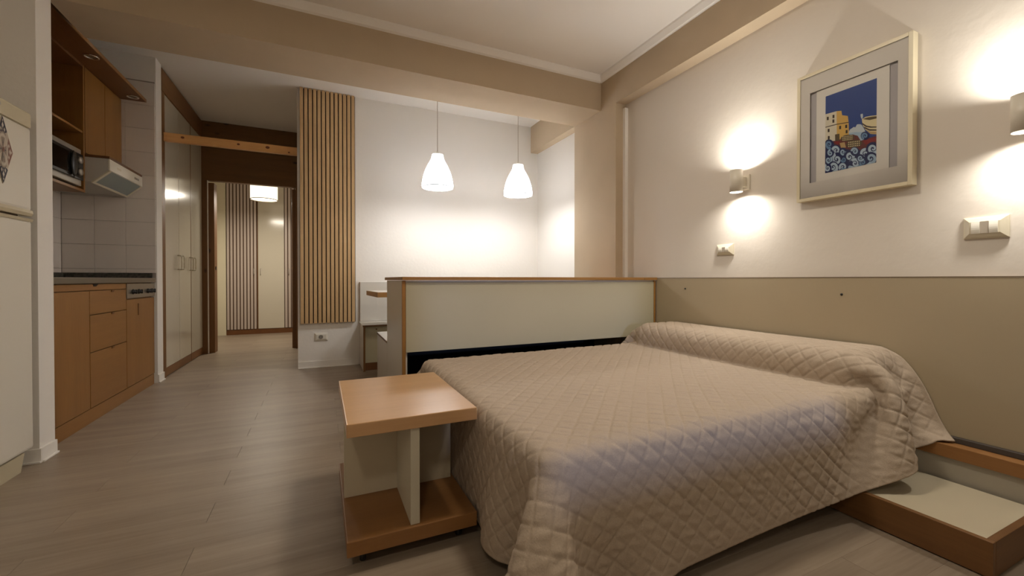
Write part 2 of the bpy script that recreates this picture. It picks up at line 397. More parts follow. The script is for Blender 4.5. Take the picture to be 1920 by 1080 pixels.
# ------------------------------------------------------------------ slatted panel and socket
sp = thing('slatted_panel', (.07, 4.687, .455), 'tall oak slatted acoustic panel on dark felt', 'wall panel')
box('felt_backing', (-.186, 4.676, .458), (.330, 4.686, 2.815), M_FELT, sp, 0)
n = 13; pitch = (.332+.188)/n
first = None
for i in range(n):
    x0 = -.188+i*pitch
    if first is None:
        first = box('slat', (x0+.001, 4.652, .455), (x0+pitch-.0085, 4.676, 2.817), M_SLAT, sp, .0012)
    else:
        c = first.copy(); COL.objects.link(c); c.parent = sp; c.location.x = i*pitch
so = thing('wall_socket', (.0, 4.687, .27), 'white single wall socket under the slatted panel', 'socket')
def plate(cx, cz, wd, ht, dep, face_shrink, parent, wall, axis, m, lab='cover_plate'):
    """bevelled cover plate: a truncated pyramid standing off the wall"""
    bm = bm_new()
    def P(u, v, h): return (cx+u, wall-h, cz+v) if axis == 'Y' else (wall-h, cx+u, cz+v)
    L = [(wd/2, ht/2, 0), (wd/2, ht/2, .35*dep), (wd/2-face_shrink*.3, ht/2-face_shrink*.3, .6*dep), (wd/2-face_shrink, ht/2-face_shrink, dep)]
    R = []
    for a, b, h in L: R.append([bm.verts.new(P(*p, h)) for p in ((-a, -b), (a, -b), (a, b), (-a, b))])
    for A, B in zip(R, R[1:]):
        for i in range(4): bm.faces.new((A[i], A[(i+1) % 4], B[(i+1) % 4], B[i]))
    bm.faces.new(R[0]); bm.faces.new(R[-1])
    bmesh.ops.recalc_face_normals(bm, faces=bm.faces)
    return obj(lab, bm, m, parent)
p = plate(.0, .312, .124, .080, .012, .018, so, 4.687, 'Y', M_WHITEP)
bm = bm_new(); add_lathe(bm, [(.021, -.0135), (.0185, -.0135), (.0175, -.0128), (.001, -.0126)], (-.004, 4.687, .312), 'Y', 24); obj('socket_well', bm, mat('socket_grey', (150, 142, 130), .5), so)
for dx in (-.0095, .0095):
    bm = bm_new(); add_lathe(bm, [(.0032, -.0140), (.0032, -.013)], (-.004+dx, 4.687, .312), 'Y', 10); obj('pin_hole', bm, M_BLACK, so)
bm = bm_new(); add_box(bm, (-.006, 4.6725, .326), (-.002, 4.6745, .3315)); obj('earth_clip', bm, M_STEEL, so)

# ------------------------------------------------------------------ fridge
f = thing('refrigerator', (-1.6, 2.45, 0), 'white two-door fridge freezer with beige top strip', 'refrigerator')
box('body', (-1.92, 2.15, .02), (-1.312, 2.752, 1.66), M_WHITEL, f, .006)
box('freezer_door', (-1.310, 2.15, 1.225), (-1.25, 2.755, 1.612), M_WHITEP, f, .012)
dd = box('fridge_door', (-1.310, 2.15, .10), (-1.25, 2.755, 1.175), M_WHITEP, f, .012)
tc_ = box('top_strip', (-1.90, 2.15, 1.614), (-1.248, 2.757, 1.685), M_BEIGEP, f, .01)
bm = bm_new(); add_lathe(bm, [(.001, .0), (.014, .0), (.016, -.003)], (-1.246, 2.522, 1.655), 'X', 24)
for v in bm.verts: v.co.y = 2.522+(v.co.y-2.522)*1.6
obj('badge', bm, M_SATIN, tc_)
# the pair of grip mouldings where the doors meet
bm = bm_new(); add_prism(bm, [(-1.30, 1.200), (-1.250, 1.198), (-1.243, 1.212), (-1.246, 1.226), (-1.30, 1.226)], 'Y', 2.152, 2.753); obj('freezer_grip', bm, M_BEIGEP, f)
bm = bm_new(); add_prism(bm, [(-1.30, 1.172), (-1.247, 1.172), (-1.243, 1.184), (-1.262, 1.190), (-1.30, 1.190)], 'Y', 2.152, 2.753); obj('door_grip', bm, M_BEIGEP, f)
box('grip_recess', (-1.31, 2.152, 1.186), (-1.272, 2.70, 1.204), mat('brown_recess', (88, 66, 40), .7), f, 0)
bm = bm_new(); add_prism(bm, [(-1.36, .0), (-1.275, .0), (-1.262, .09), (-1.36, .09)], 'Y', 2.16, 2.71); obj('plinth', bm, M_BEIGEP, f)

# diamond tile-pattern sticker on the freezer door: flat print pieces
def colour_mats(cols): return [mat('print_%d_%d_%d' % c, c, .55, spec=.3) for c in cols]
def flat_faces(bm, polys, P, layer0=0.0, dl=.00015):
    for i, (poly, mi) in enumerate(polys):
        vs = [bm.verts.new(P(x, y, layer0+dl*i)) for x, y in poly]
        try:
            fc = bm.faces.new(vs); fc.material_index = mi
        except ValueError: pass
def ring_poly(cx, cy, r0, r1, a0, a1, n=14):
    o = [(cx+r1*math.cos(a0+(a1-a0)*i/n), cy+r1*math.sin(a0+(a1-a0)*i/n)) for i in range(n+1)]
    i_ = [(cx+r0*math.cos(a1+(a0-a1)*i/n), cy+r0*math.sin(a1+(a0-a1)*i/n)) for i in range(n+1)]
    return o+i_
def quads_of(poly):
    n = len(poly)//2; out = []
    for i in range(n-1): out.append([poly[i], poly[i+1], poly[2*n-2-i], poly[2*n-1-i]])
    return out
st_cols = [(190, 176, 158), (54, 52, 60), (120, 78, 60), (140, 126, 112), (206, 196, 180)]
bm = bm_new()
CY, CZ, HY, HD = 2.555, 1.462, .066, .147
def Pst(x, y, h): return (-1.2492+.0012+h, CY+x*HY, CZ+y*HD)
polys = [([(-1, 0), (0, -1), (1, 0), (0, 1)], 0)]
clipc = lambda x, y: abs(x)+abs(y) <= 1.0
for q in range(4):
    ca, sa = math.cos(q*math.pi/2), math.sin(q*math.pi/2)
    R = lambda pts: [(x*ca-y*sa, x*sa+y*ca) for x, y in pts]
    c = 1 if q % 2 else 2
    polys.append((R([(.56, -.42), (.98, 0), (.56, .42), (.50, .2), (.50, -.2)]), c))
    for px, py, s in ((.72, 0, .10), (.60, .17, .07), (.60, -.17, .07), (.86, 0, .05)):
        polys.append((R([(px-s, py), (px, py-s), (px+s, py), (px, py+s)]), 4))
    polys.append((R([(.60, .05), (.66, .0), (.60, -.05), (.55, 0)]), 3))
    for qd in quads_of(ring_poly(.0, .0, .40, .46, -.78, .78)): polys.append((R(qd), 4))
    for qd in quads_of(ring_poly(.0, .0, .50, .54, -.55, .55)): polys.append((R(qd), 3))
    polys.append((R([(.10, -.06), (.36, -.16), (.36, .16), (.10, .06)]), 3))
    polys.append((R([(.18, -.03), (.32, 0), (.18, .03)]), 1))
polys.append(([(-.1, 0), (0, -.1), (.1, 0), (0, .1)], 2))
flat_faces(bm, polys, Pst, .0004, .00002)
add_prism(bm, [(CY-HY, CZ), (CY, CZ-HD), (CY+HY, CZ), (CY, CZ+HD)], 'X', -1.2499, -1.2482)
o = obj('tile_sticker', bm, colour_mats(st_cols))
tag(o, 'diamond patterned tile sticker in grey and rust on freezer door', 'sticker')

# ------------------------------------------------------------------ kitchen base units
XF = -1.31
def notch(parent, y, z, w_=.034):
    """small wedge-shaped finger pull at the top edge of a front"""
    bm = bm_new(); add_prism(bm, [(XF-.004, z), (XF+.006, z), (XF+.003, z-.012), (XF-.004, z-.016)], 'Y', y-w_/2, y+w_/2)
    obj('finger_pull', bm, M_BROWN, parent)
u = thing('base_cabinet', (-1.6, 3.2, 0), 'beech sink cabinet with tall plain door, nearest the fridge', 'cabinet', 'beech kitchen base units')
box('carcass', (-1.89, 2.955, .09), (XF-.02, 3.449, .872), M_BEECHV, u)
d = box('door', (XF-.019, 2.957, .094), (XF, 3.447, .827), M_BEECHV, u, .0015)
u2 = thing('drawer_unit', (-1.6, 3.72, 0), 'beech three-drawer unit between sink cabinet and cooker unit', 'cabinet', 'beech kitchen base units')
box('carcass', (-1.89, 3.451, .09), (XF-.02, 3.987, .872), M_BEECHV, u2)
for a, b in ((.679, .827), (.443, .674), (.094, .438)):
    d = box('drawer', (XF-.019, 3.453, a), (XF, 3.985, b), M_BEECHY, u2, .0015); notch(d, 3.76, b)
tp = thing('false_front', (-1.32, 3.47, .83), 'long beech rail under the worktop above door and drawers', 'front panel')
d = box('panel', (XF-.019, 2.957, .832), (XF, 3.985, .870), M_BEECHY, tp, .0015)
bm = bm_new(); add_prism(bm, [(3.49, .8705), (3.56, .8705), (3.53, .855), (3.50, .855)], 'X', XF-.003, XF+.002); obj('finger_pull', bm, M_DARK, d)
u3 = thing('cooker_unit', (-1.6, 4.27, 0), 'beech cooker unit with steel knob panel', 'cabinet', 'beech kitchen base units')
box('carcass', (-1.89, 3.989, .09), (XF-.02, 4.552, .872), M_BEECHV, u3)
d = box('door', (XF-.019, 3.991, .094), (XF, 4.55, .748), M_BEECHV, u3, .0015)
bm = bm_new(); add_box(bm, (XF-.001, 4.20, .62), (XF+.004, 4.212, .712), .002); obj('handle', bm, M_BROWN, d)
d = box('control_panel', (XF-.012, 3.991, .758), (XF+.004, 4.55, .868), M_STEEL, u3, .002)
for yk in (4.094, 4.205, 4.395, 4.485):
    bm = bm_new(); add_lathe(bm, [(.020, .0), (.019, .006), (.015, .009), (.013, .022), (.001, .022)], (XF+.004, yk, .806), 'X', 16)
    add_box(bm, (XF+.018, yk-.003, .790), (XF+.030, yk+.003, .822), .001)
    obj('knob', bm, M_BLACK, d)
pl = box('plinth', (XF-.04, 2.955, 0), (XF-.004, 4.552, .088), M_BEECHY, None, .001)
tag(pl, 'long beech plinth strip under the kitchen base units', 'plinth')
wt = thing('worktop', (-1.6, 3.75, .874), 'dark stone worktop with steel front edge and upstand', 'worktop')
box('slab', (-1.89, 2.952, .872), (XF-.014, 4.555, .904), M_STONE, wt)
box('steel_edge', (XF-.014, 2.952, .874), (XF+.012, 4.555, .912), mat('dull_steel', (140, 134, 124), .38, 1), wt, .004)
box('upstand', (-1.897, 4.538, .904), (XF-.01, 4.556, .955), M_STONE, wt)
box('upstand', (-1.897, 2.952, .904), (-1.879, 4.538, .955), M_STONE, wt)

# ------------------------------------------------------------------ kitchen wall units
XU = -1.518
u = thing('open_shelf_unit', (-1.7, 3.4, 1.515), 'open beech wall unit with one shelf holding the microwave', 'cabinet')
box('side_panel', (-1.89, 2.955, 1.515), (XU, 2.973, 2.412), M_BEECHV, u)
box('side_panel', (-1.89, 3.932, 1.515), (XU, 3.950, 2.412), M_BEECHV, u)
box('bottom_board', (-1.89, 2.973, 1.515), (XU, 3.932, 1.533), M_BEECHY, u)
box('shelf', (-1.885, 2.973, 1.930), (XU-.004, 3.932, 1.945), M_BEECHY, u)
box('top_board', (-1.89, 2.973, 2.394), (XU, 3.932, 2.412), M_BROWN, u)
box('back_panel', (-1.895, 2.973, 1.533), (-1.885, 3.932, 2.394), M_BROWN, u)
u = thing('wall_cabinet', (-1.7, 4.25, 1.80), 'closed beech wall cabinet with two doors above the hood', 'cabinet')
box('carcass', (-1.89, 3.952, 1.80), (XU-.018, 4.554, 2.412), M_BEECHV, u)
for a, b in ((3.955, 4.256), (4.260, 4.552)):
    d = box('door', (XU-.017, a, 1.803), (XU, b, 2.408), M_BEECHV, u, .0015)
box('edge_strip', (XU-.018, 3.951, 1.80), (XU+.002, 3.957, 2.411), M_BROWN, u, .0005)
bd = thing('light_board', (-1.45, 3.75, 2.414), 'beech canopy board with two recessed spotlights over wall units', 'shelf board')
box('board', (-1.89, 2.955, 2.414), (-1.356, 4.554, 2.438), M_BROWN, bd, .002)
box('edge_band', (-1.3565, 2.955, 2.413), (-1.352, 4.554, 2.439), M_BEECHY, bd, .001)
for yk in (3.772, 4.455):
    bm = bm_new(); add_lathe(bm, [(.040, 2.414), (.042, 2.410), (.036, 2.407), (.027, 2.412), (.027, 2.4135)], (-1.412, yk, 0), seg=28, closed=True)
    r_ = obj('spotlight', bm, M_CHROME, bd)
    bm = bm_new(); add_lathe(bm, [(.0265, 2.4125), (.020, 2.4115), (.001, 2.411)], (-1.412, yk, 0), seg=20); obj('lens', bm, mat('lens_grey', (120, 105, 85), .2), r_)
# hood
h = thing('range_hood', (-1.6, 4.25, 1.58), 'white slanted range hood under the closed wall cabinet', 'range hood')
bm = bm_new(); add_prism(bm, [(-1.89, 1.60), (-1.485, 1.600), (-1.392, 1.688), (-1.395, 1.772), (-1.89, 1.772)], 'Y', 3.955, 4.55); obj('hood_body', bm, mat('hood_grey', (196, 190, 180), .4), h)
box('top_board', (-1.89, 3.952, 1.774), (-1.386, 4.554, 1.790), M_BROWN, h, .001)
fp = box('front_panel', (-1.396, 3.952, 1.690), (-1.384, 4.553, 1.771), M_WHITEP, h, .003)
def slope_pt(t, off): 
    a = Vector((-1.485, 0, 1.600)); b_ = Vector((-1.392, 0, 1.688)); nn = Vector((b_.z-a.z, 0, -(b_.x-a.x))).normalized()
    return a.lerp(b_, t)+nn*off
bm = bm_new(); A = [slope_pt(t, o_) for t, o_ in ((-.05, 0), (1.02, 0), (1.02, .008), (-.05, .008))]
add_prism(bm, [(v.x, v.z) for v in A], 'Y', 3.955, 3.985); obj('filter_frame', bm, M_IVORY, h)
bm = bm_new(); add_prism(bm, [(v.x, v.z) for v in A], 'Y', 4.52, 4.55); obj('filter_frame', bm, M_IVORY, h)
bm = bm_new(); B = [slope_pt(t, o_) for t, o_ in ((-.05, 0), (.06, 0), (.06, .008), (-.05, .008))]
add_prism(bm, [(v.x, v.z) for v in B], 'Y', 3.985, 4.52); obj('filter_frame', bm, M_IVORY, h)
bm = bm_new(); B = [slope_pt(t, o_) for t, o_ in ((.06, 0), (1.0, 0), (1.0, .004), (.06, .004))]
add_prism(bm, [(v.x, v.z) for v in B], 'Y', 3.985, 4.52); obj('filter', bm, M_FILTER, h)
for yk in (4.40, 4.43, 4.46):
    box('switch', (-1.385, yk-.009, 1.722), (-1.380, yk+.009, 1.738), M_SATIN, fp, .001)
box('nameplate', (-1.3845, 4.07, 1.724), (-1.3832, 4.14, 1.738), M_IVORY, fp, 0)
# microwave
m_ = thing('microwave', (-1.7, 3.6, 1.534), 'silver microwave oven with black door in the open shelf unit', 'microwave')
bm = bm_new(); add_box(bm, (-1.86, 3.30, 1.546), (-1.512, 3.885, 1.80), .006); body = obj('body', bm, M_SATIN, m_)
d = box('door', (-1.512, 3.305, 1.585), (-1.498, 3.755, 1.762), M_BLACK, m_, .004)
box('window', (-1.499, 3.345, 1.605), (-1.4965, 3.69, 1.742), mat('dark_glass', (14, 13, 12), .08), d, .001)
bm = bm_new(); add_lathe(bm, [(.001, 0), (.030, .002), (.036, .008), (.030, .016), (.001, .020)], (-1.498, 3.735, 1.673), 'X', 24)
for v in bm.verts: v.co.z = 1.673+(v.co.z-1.673)*2.4
obj('handle', bm, M_BLACK, d)
cp = box('control_panel', (-1.512, 3.765, 1.585), (-1.500, 3.88, 1.762), M_BLACK, m_, .003)
for zk in (1.635, 1.715):
    bm = bm_new(); add_lathe(bm, [(.024, 0), (.022, .014), (.001, .016)], (-1.500, 3.825, zk), 'X', 20); obj('knob', bm, M_SATIN, cp)
for yk in (3.34, 3.85):
    for xk in (-1.82, -1.55):
        bm = bm_new(); add_lathe(bm, [(.014, 1.533), (.012, 1.547)], (xk, yk, 0), seg=12); obj('foot', bm, M_BLACK, m_)

# ------------------------------------------------------------------ dinette: benches and table
b_ = thing('bench', (1.4, 4.48, 0), 'white dining bench against the nook wall, dark edged end panel', 'bench', 'dining nook benches')
box('end_panel', (.372, 4.285, 0), (.388, 4.684, .438), M_WHITEL, b_)
box('edge_band', (.371, 4.275, 0), (.390, 4.284, .438), M_PINEV, b_, .001)
box('seat', (.366, 4.278, .439), (2.505, 4.684, .453), M_WHITEL, b_, .002)
box('seat_edge', (.366, 4.274, .438), (2.505, 4.278, .4525), M_PINED, b_, .0005)
rp = box('riser', (.390, 4.33, .075), (2.505, 4.345, .438), M_CREAM, b_)
bm = bm_new(); add_lathe(bm, [(.008, 0), (.007, -.012), (.001, -.014)], (.50, 4.33, .405), 'Y', 12); obj('knob', bm, M_PINEV, rp)
box('kick_board', (.390, 4.335, 0), (2.505, 4.345, .073), M_BROWN, b_)
box('back_panel', (.372, 4.668, .455), (2.505, 4.685, .872), M_WHITEL, b_)
box('back_edge', (.370, 4.666, .455), (.3745, 4.686, .873), M_PINEV, b_, .0005)
b_ = thing('bench', (1.3, 3.42, 0), 'white dining bench behind the bed cabinet, seen at its end', 'bench', 'dining nook benches')
box('end_panel', (.434, 3.125, 0), (.450, 3.70, .438), M_WHITEL, b_)
box('seat', (.431, 3.122, .439), (2.225, 3.705, .453), M_WHITEL, b_, .002)
box('seat_edge', (.4305, 3.122, .437), (.4335, 3.706, .4525), M_PINED, b_, .0005)
box('riser', (.450, 3.66, 0), (2.225, 3.675, .438), M_CREAM, b_)
t_ = thing('dining_table', (1.2, 4.1, 0), 'beech edged dining table between the nook benches', 'table')
bm = bm_new(); add_prism(bm, [(.443, 3.75), (.413, 4.40), (1.95, 4.40), (1.95, 3.75)], 'Z', .744, .787); obj('tabletop', bm, M_TRIMW, t_)
bm = bm_new(); add_prism(bm, [(.451, 3.758), (.421, 4.392), (1.942, 4.392), (1.942, 3.758)], 'Z', .787, .789); obj('top_sheet', bm, M_WHITEL, t_)
box('leg', (.9, 4.03, .03), (.96, 4.11, .744), M_TRIMV, t_); box('leg', (1.75, 4.03, .03), (1.81, 4.11, .744), M_TRIMV, t_)
box('foot_rail', (.84, 4.03, 0), (1.87, 4.11, .03), M_TRIMW, t_)

# ------------------------------------------------------------------ bed cabinet (low partition)
c = thing('bed_cabinet', (1.4, 2.77, 0), 'low cream cabinet with wood edges dividing bed from dining nook', 'cabinet')
box('side_panel', (.434, 2.44, 0), (.452, 3.118, .893), M_WHITEL, c)
box('side_panel', (2.292, 2.44, 0), (2.308, 3.118, .893), M_WHITEL, c)
box('post', (.421, 2.42, 0), (.440, 2.438, .893), M_TRIMV, c)
box('post', (2.298, 2.42, 0), (2.313, 2.438, .893), M_TRIMV, c)
box('front_panel', (.442, 2.424, .479), (2.297, 2.44, .882), M_CREAM, c, .001)
box('gap_light_strip', (.442, 2.430, .883), (2.297, 2.44, .8945), M_WHITEL, c, 0)  # pale colour stands in for light coming through the gap under the top
box('back_panel', (.452, 3.10, 0), (2.292, 3.117, .893), M_WHITEL, c)
box('shade_lining', (.453, 3.085, 0), (2.291, 3.098, .89), M_DARK, c)  # dark sheets put the shade of the hollow interior into colour
box('shade_lining', (.453, 2.445, .02), (.458, 3.085, .89), M_DARK, c)
box('shade_lining', (.453, 2.443, .476), (2.291, 3.085, .482), M_DARK, c)
box('shade_floor', (.453, 2.445, .001), (2.291, 3.085, .006), M_DARK, c, 0)
box('top_board', (.419, 2.405, .8955), (2.192, 3.121, .915), M_TRIMW, c, .002)
box('top_board', (2.195, 2.405, .8955), (2.314, 3.121, .915), M_TRIMW, c, .002)

# ------------------------------------------------------------------ headboard panel along the right wall
M_HEADB = mat('headboard_laminate', (172, 157, 130), .34, noise=.015, nscale=3)
hp = thing('headboard_panel', (2.325, .6, .265), 'long cream laminate headboard panel along the right wall', 'headboard')
box('panel', (2.317, -1.2, .268), (2.333, 2.418, .908), M_HEADB, hp, .001)
box('edge_strip', (2.316, -1.2, .9085), (2.334, 2.418, .9125), mat('brown_edge', (120, 100, 76), .6), hp, 0)
box('lower_strip', (2.300, -1.2, .247), (2.334, 2.40, .2675), mat('dark_strip', (74, 66, 60), .7), hp, .002)
for yy, zz in ((2.141, .836), (1.178, .827)):
    bm = bm_new(); add_lathe(bm, [(.006, 0), (.005, -.003), (.001, -.004)], (2.317, yy, zz), 'X', 12); obj('screw_cap', bm, M_BLACK, hp)

# ------------------------------------------------------------------ bed platform (low drawer-like base) and bed
pf = thing('bed_platform', (2.05, 1.4, 0), 'low wooden platform with cream board top at the bed head', 'platform')
box('front_rail', (1.818, .522, .004), (1.838, 2.36, .113), M_TRIMV if False else wood('platform_rail_y', (100, 66, 32), (122, 84, 44), 'Y', .5), pf, .002)
box('end_rail', (1.839, .522, .004), (2.33, .542, .113), wood('platform_rail_x', (100, 66, 32), (122, 84, 44), 'X', .5), pf, .002)
box('top_board', (1.839, .543, .085), (2.245, 2.36, .107), mat('cream_board', (190, 178, 152), .6, noise=.03, nscale=3), pf, .001)
box('wall_rail', (2.248, -.6, .195), (2.33, 2.36, .246), wood('wall_rail_pine', (136, 92, 48), (160, 114, 66), 'Y', .55, knots=True), pf, .002)
box('wall_riser', (2.262, -.6, .0), (2.33, 2.36, .194), mat('grey_board', (170, 162, 146), .7), pf, .001)

MX0, MX1, MY0, MY1, MZ0, MZ1 = .500, 2.306, .900, 2.310, .255, .455
bb = thing('bed', (1.35, 1.6, 0), 'dark slatted bed base under the quilted bedspread', 'bed')
for yy in (MY0+.06, MY1-.09):
    box('side_rail', (MX0+.06, yy, .16), (2.22, yy+.03, .235), M_DARK, bb)
for xx in (MX0+.06, 2.16):
    box('end_rail', (xx, MY0+.09, .16), (xx+.03, MY1-.09, .235), M_DARK, bb)
for i in range(12):
    xx = MX0+.10+i*.14
    box('slat', (xx, MY0+.06, .236), (xx+.06, MY1-.06, .248), M_PINEY, bb)
for xx in (MX0+.10, 1.66):
    for yy in (MY0+.10, MY1-.14):
        box('leg', (xx, yy, 0), (xx+.04, yy+.04, .16), M_DARK, bb)
mt = obj('mattress', add_box(bm_new(), (MX0+.015, MY0+.015, .249), (MX1-.02, MY1-.015, MZ1-.012), .04, 4), mat('mattress_ticking', (214, 206, 192), .9))
tag(mt, 'thick mattress hidden beneath the quilted taupe bedspread', 'mattress')

# --- bedspread: cloth settled over mattress and pillows, then quilted
def bedspread():
    sp_ = .025
    U0, U1, V0, V1 = MX0-.315, 2.40, MY0-.31, MY1+.22
    nu, nv = int(round((U1-U0)/sp_))+1, int(round((V1-V0)/sp_))+1
    u = np.linspace(U0, U1, nu); v = np.linspace(V0, V1, nv)
    UU, VV = np.meshgrid(u, v, indexing='ij')
    UC = 1.965                                    # crease at the foot of the pillows
    PX0, PZ, PR = 1.955, .598, .085
    # profile along u past the crease
    prof = [(UC, MZ1), (1.953, .485), (1.962, .525), (1.99, .558), (2.04, .583), (2.12, .60), (2.2, .604), (2.27, .592), (2.297, .57), (2.300, .50)]
    pa = np.array(prof); seg = np.r_[0, np.cumsum(np.hypot(*np.diff(pa, axis=0).T))]
    s = np.clip(UU-UC, 0, None)
    X = np.where(UU <= UC, UU, np.interp(s, seg, pa[:, 0])); Zt = np.where(UU <= UC, MZ1, np.interp(s, seg, pa[:, 1]))
    # drape outside the mattress
    r = .04
    cx = np.clip(X, MX0+r, 9); cy_ = np.clip(VV, MY0+r, MY1-r)
    dx, dy = X-cx, VV-cy_; d = np.hypot(dx, dy)
    nx, ny = np.where(d > 1e-9, dx/np.maximum(d, 1e-9), 0), np.where(d > 1e-9, dy/np.maximum(d, 1e-9), 0)
    arc = r*math.pi/2
    ang = np.minimum(d, arc)/r
    out = r*np.sin(ang)+.10*np.clip(d-arc, 0, None); down = r*(1-np.cos(ang))+.99*np.clip(d-arc, 0, None)
    P = np.stack([cx+nx*out, cy_+ny*out, Zt-down], -1)
    P[..., 2] = np.maximum(P[..., 2], .012)
    # a bulging corner fold
    P += rng.normal(0, .0006, P.shape)
    pins = np.zeros((nu, nv), bool)
    ic = int(np.argmin(abs(u-UC)))
    pins[ic, (v > MY0-.10) & (v < MY1-.02)] = True
    pinpos = P.copy(); 
    yy_ = P[ic, :, 1]; pinpos[ic, :, 0] = 1.955+.035*np.clip((2.3-yy_)/1.4, 0, 1); pinpos[ic, :, 2] = np.minimum(pinpos[ic, :, 2], MZ1+.004); pinpos[ic, :, 1] = np.maximum(pinpos[ic, :, 1], MY0-.002)
    P = P.reshape(-1, 3); pinf = pins.ravel(); pinp = pinpos.reshape(-1, 3)
    idx = np.arange(nu*nv).reshape(nu, nv)
    cons = []
    def addc(a, b, L, k, par):
        for q in (0, 1):
            A, B = (a[q::2], b[q::2]) if par == 0 else (a[:, q::2], b[:, q::2])
            cons.append((A.ravel(), B.ravel(), L, k))
    addc(idx[:-1], idx[1:], sp_, 1, 0); addc(idx[:, :-1], idx[:, 1:], sp_, 1, 1)
    dg = sp_*math.sqrt(2)
    addc(idx[:-1, :-1], idx[1:, 1:], dg, .45, 0); addc(idx[:-1, 1:], idx[1:, :-1], dg, .45, 0)
    for st, kk in ((2, .35), (4, .12)):
        for q in range(2*st):
            if q < st:
                pass
        a, b = idx[:-st], idx[st:]
        for q in range(2):
            sel = (np.arange(a.shape[0])//st) % 2 == q
            cons.append((a[sel].ravel(), b[sel].ravel(), sp_*st, kk))
        a, b = idx[:, :-st], idx[:, st:]
        for q in range(2):
            sel = (np.arange(a.shape[1])//st) % 2 == q
            cons.append((a[:, sel].ravel(), b[:, sel].ravel(), sp_*st, kk))
    V = np.zeros_like(P)
    def rbox(P, lo, hi, r, fr):
        """push points out of a rounded box"""
        lo = np.array(lo); hi = np.array(hi)
        q = np.clip(P, lo+r, hi-r); dlt = P-q; dist = np.linalg.norm(dlt, axis=1)
        ins = (dist < r)
        deep = ins & (dist < 1e-6)
        m = ins & ~deep
        P[m] = q[m]+dlt[m]*(r/dist[m])[:, None]
        if deep.any(): P[deep, 2] = hi[2]
        fr |= ins
    g = np.array([0, 0, -2.2]); dt = 1/50
    for step in range(170):
        V *= .955; V += g*dt
        Q = P+V*dt
        fr = np.zeros(len(P), bool)
        for it in range(12):
            for A, B, L, k in cons:
                dlt = Q[B]-Q[A]; ln = np.linalg.norm(dlt, axis=1)+1e-9
                e = (ln-L)/ln*(.5*k)
                if L > sp_*1.9: e = np.minimum(e, 0)      # bending only resists folding
                c_ = dlt*e[:, None]
                Q[A] += c_; Q[B] -= c_
            Q[pinf] = pinp[pinf]
            fr[:] = False
            rbox(Q, (MX0, MY0, .20), (MX1+.3, MY1, MZ1), .045, fr)
            rbox(Q, (1.962, .945, .35), (2.6, 2.285, .597), .085, fr)
            Q[:, 0] = np.minimum(Q[:, 0], 2.311)
            Q[:, 1] = np.minimum(Q[:, 1], 2.412)
            ns = (Q[:, 1] > 1.32) & (Q[:, 1] < 1.98) & (Q[:, 2] < .47)
            Q[ns, 0] = np.maximum(Q[ns, 0], .4945)
            zf = np.where((Q[:, 0] > 1.80) & (Q[:, 1] > .50), .119, .008)
            zf = np.where((Q[:, 0] > 2.24) & (Q[:, 2] > .20), .254, zf)
            fl_ = Q[:, 2] < zf; Q[fl_, 2] = zf[fl_]; fr |= fl_
        V = (Q-P)/dt
        V[fr] *= .25
        sp2 = np.linalg.norm(V, axis=1); big = sp2 > 1.2; V[big] *= (1.2/sp2[big])[:, None]
        P = Q
    G = P.reshape(nu, nv, 3)
    # Catmull-Rom upsampling
    K = 6
    def up(Gr, axis):
        Gr = np.moveaxis(Gr, axis, 0); n = Gr.shape[0]
        ex = np.concatenate([2*Gr[:1]-Gr[1:2], Gr, 2*Gr[-1:]-Gr[-2:-1]])
        out = []
        for i in range(n-1):
            p0, p1, p2, p3 = ex[i], ex[i+1], ex[i+2], ex[i+3]
            for k_ in range(K):
                t = k_/K
                out.append(.5*((2*p1)+(-p0+p2)*t+(2*p0-5*p1+4*p2-p3)*t*t+(-p0+3*p1-3*p2+p3)*t**3))
        out.append(Gr[-1])
        return np.moveaxis(np.array(out), 0, axis)
    H = up(up(G, 0), 1)
    mu_, mv_ = H.shape[:2]
    uu = np.linspace(U0, U1, mu_)[:, None]+np.zeros((1, mv_)); vv = np.linspace(V0, V1, mv_)[None]+np.zeros((mu_, 1))
    du = np.gradient(H, axis=0); dv = np.gradient(H, axis=1); nrm = np.cross(du, dv)
    nrm /= np.linalg.norm(nrm, axis=2, keepdims=True)+1e-12
    Lq = .0505
    a = (uu+vv)/math.sqrt(2)/Lq+.2; b = (uu-vv)/math.sqrt(2)/Lq+.35
    # small unevenness in the stitching
    a = a+.03*np.sin(uu*31+vv*17); b = b+.03*np.sin(uu*23-vv*29)
    da, db = np.abs(a-np.round(a)), np.abs(b-np.round(b))
    sm = lambda t: 1-(1-np.minimum(1, t))**2
    puff = sm(da/.14)*sm(db/.14)*(.75+.25*np.sqrt(np.sin(np.pi*(a%1))*np.sin(np.pi*(b%1))))
    edge = np.minimum(np.minimum(uu-U0, U1-uu), np.minimum(vv-V0, V1-vv))
    hem = np.clip((edge-.012)/.012, 0, 1)
    # puckers across the rows of stitches
    ph = rng.uniform(0, 6.28, 12); pk = 0
    for i in range(6):
        ang = ph[i]; kx = 120+22*i
        pk = pk+np.sin(kx*(uu*math.cos(ang*.3)+vv*math.sin(ang*.3))+ph[i]+3*np.sin(uu*9+ph[i+6])+2.5*np.sin(vv*11+ph[i]))
    H = H+nrm*((.0046*puff+.00040*pk*puff)*hem+.0022*(1-hem))[..., None]
    def field(su, sv, amp):
        n_ = rng.normal(0, 1, uu.shape); fu = np.fft.fftfreq(mu_)[:, None]; fv = np.fft.rfftfreq(mv_)[None]
        k_ = np.exp(-2*(np.pi**2)*((fu*su)**2+(fv*sv)**2)); o_ = np.fft.irfft2(np.fft.rfft2(n_)*k_, s=uu.shape); return amp*o_/o_.std()
    drop = np.clip((MY0+.02-vv)/.06, 0, 1)
    patch = np.clip(.6+field(14, 14, .5), 0, 1.6)
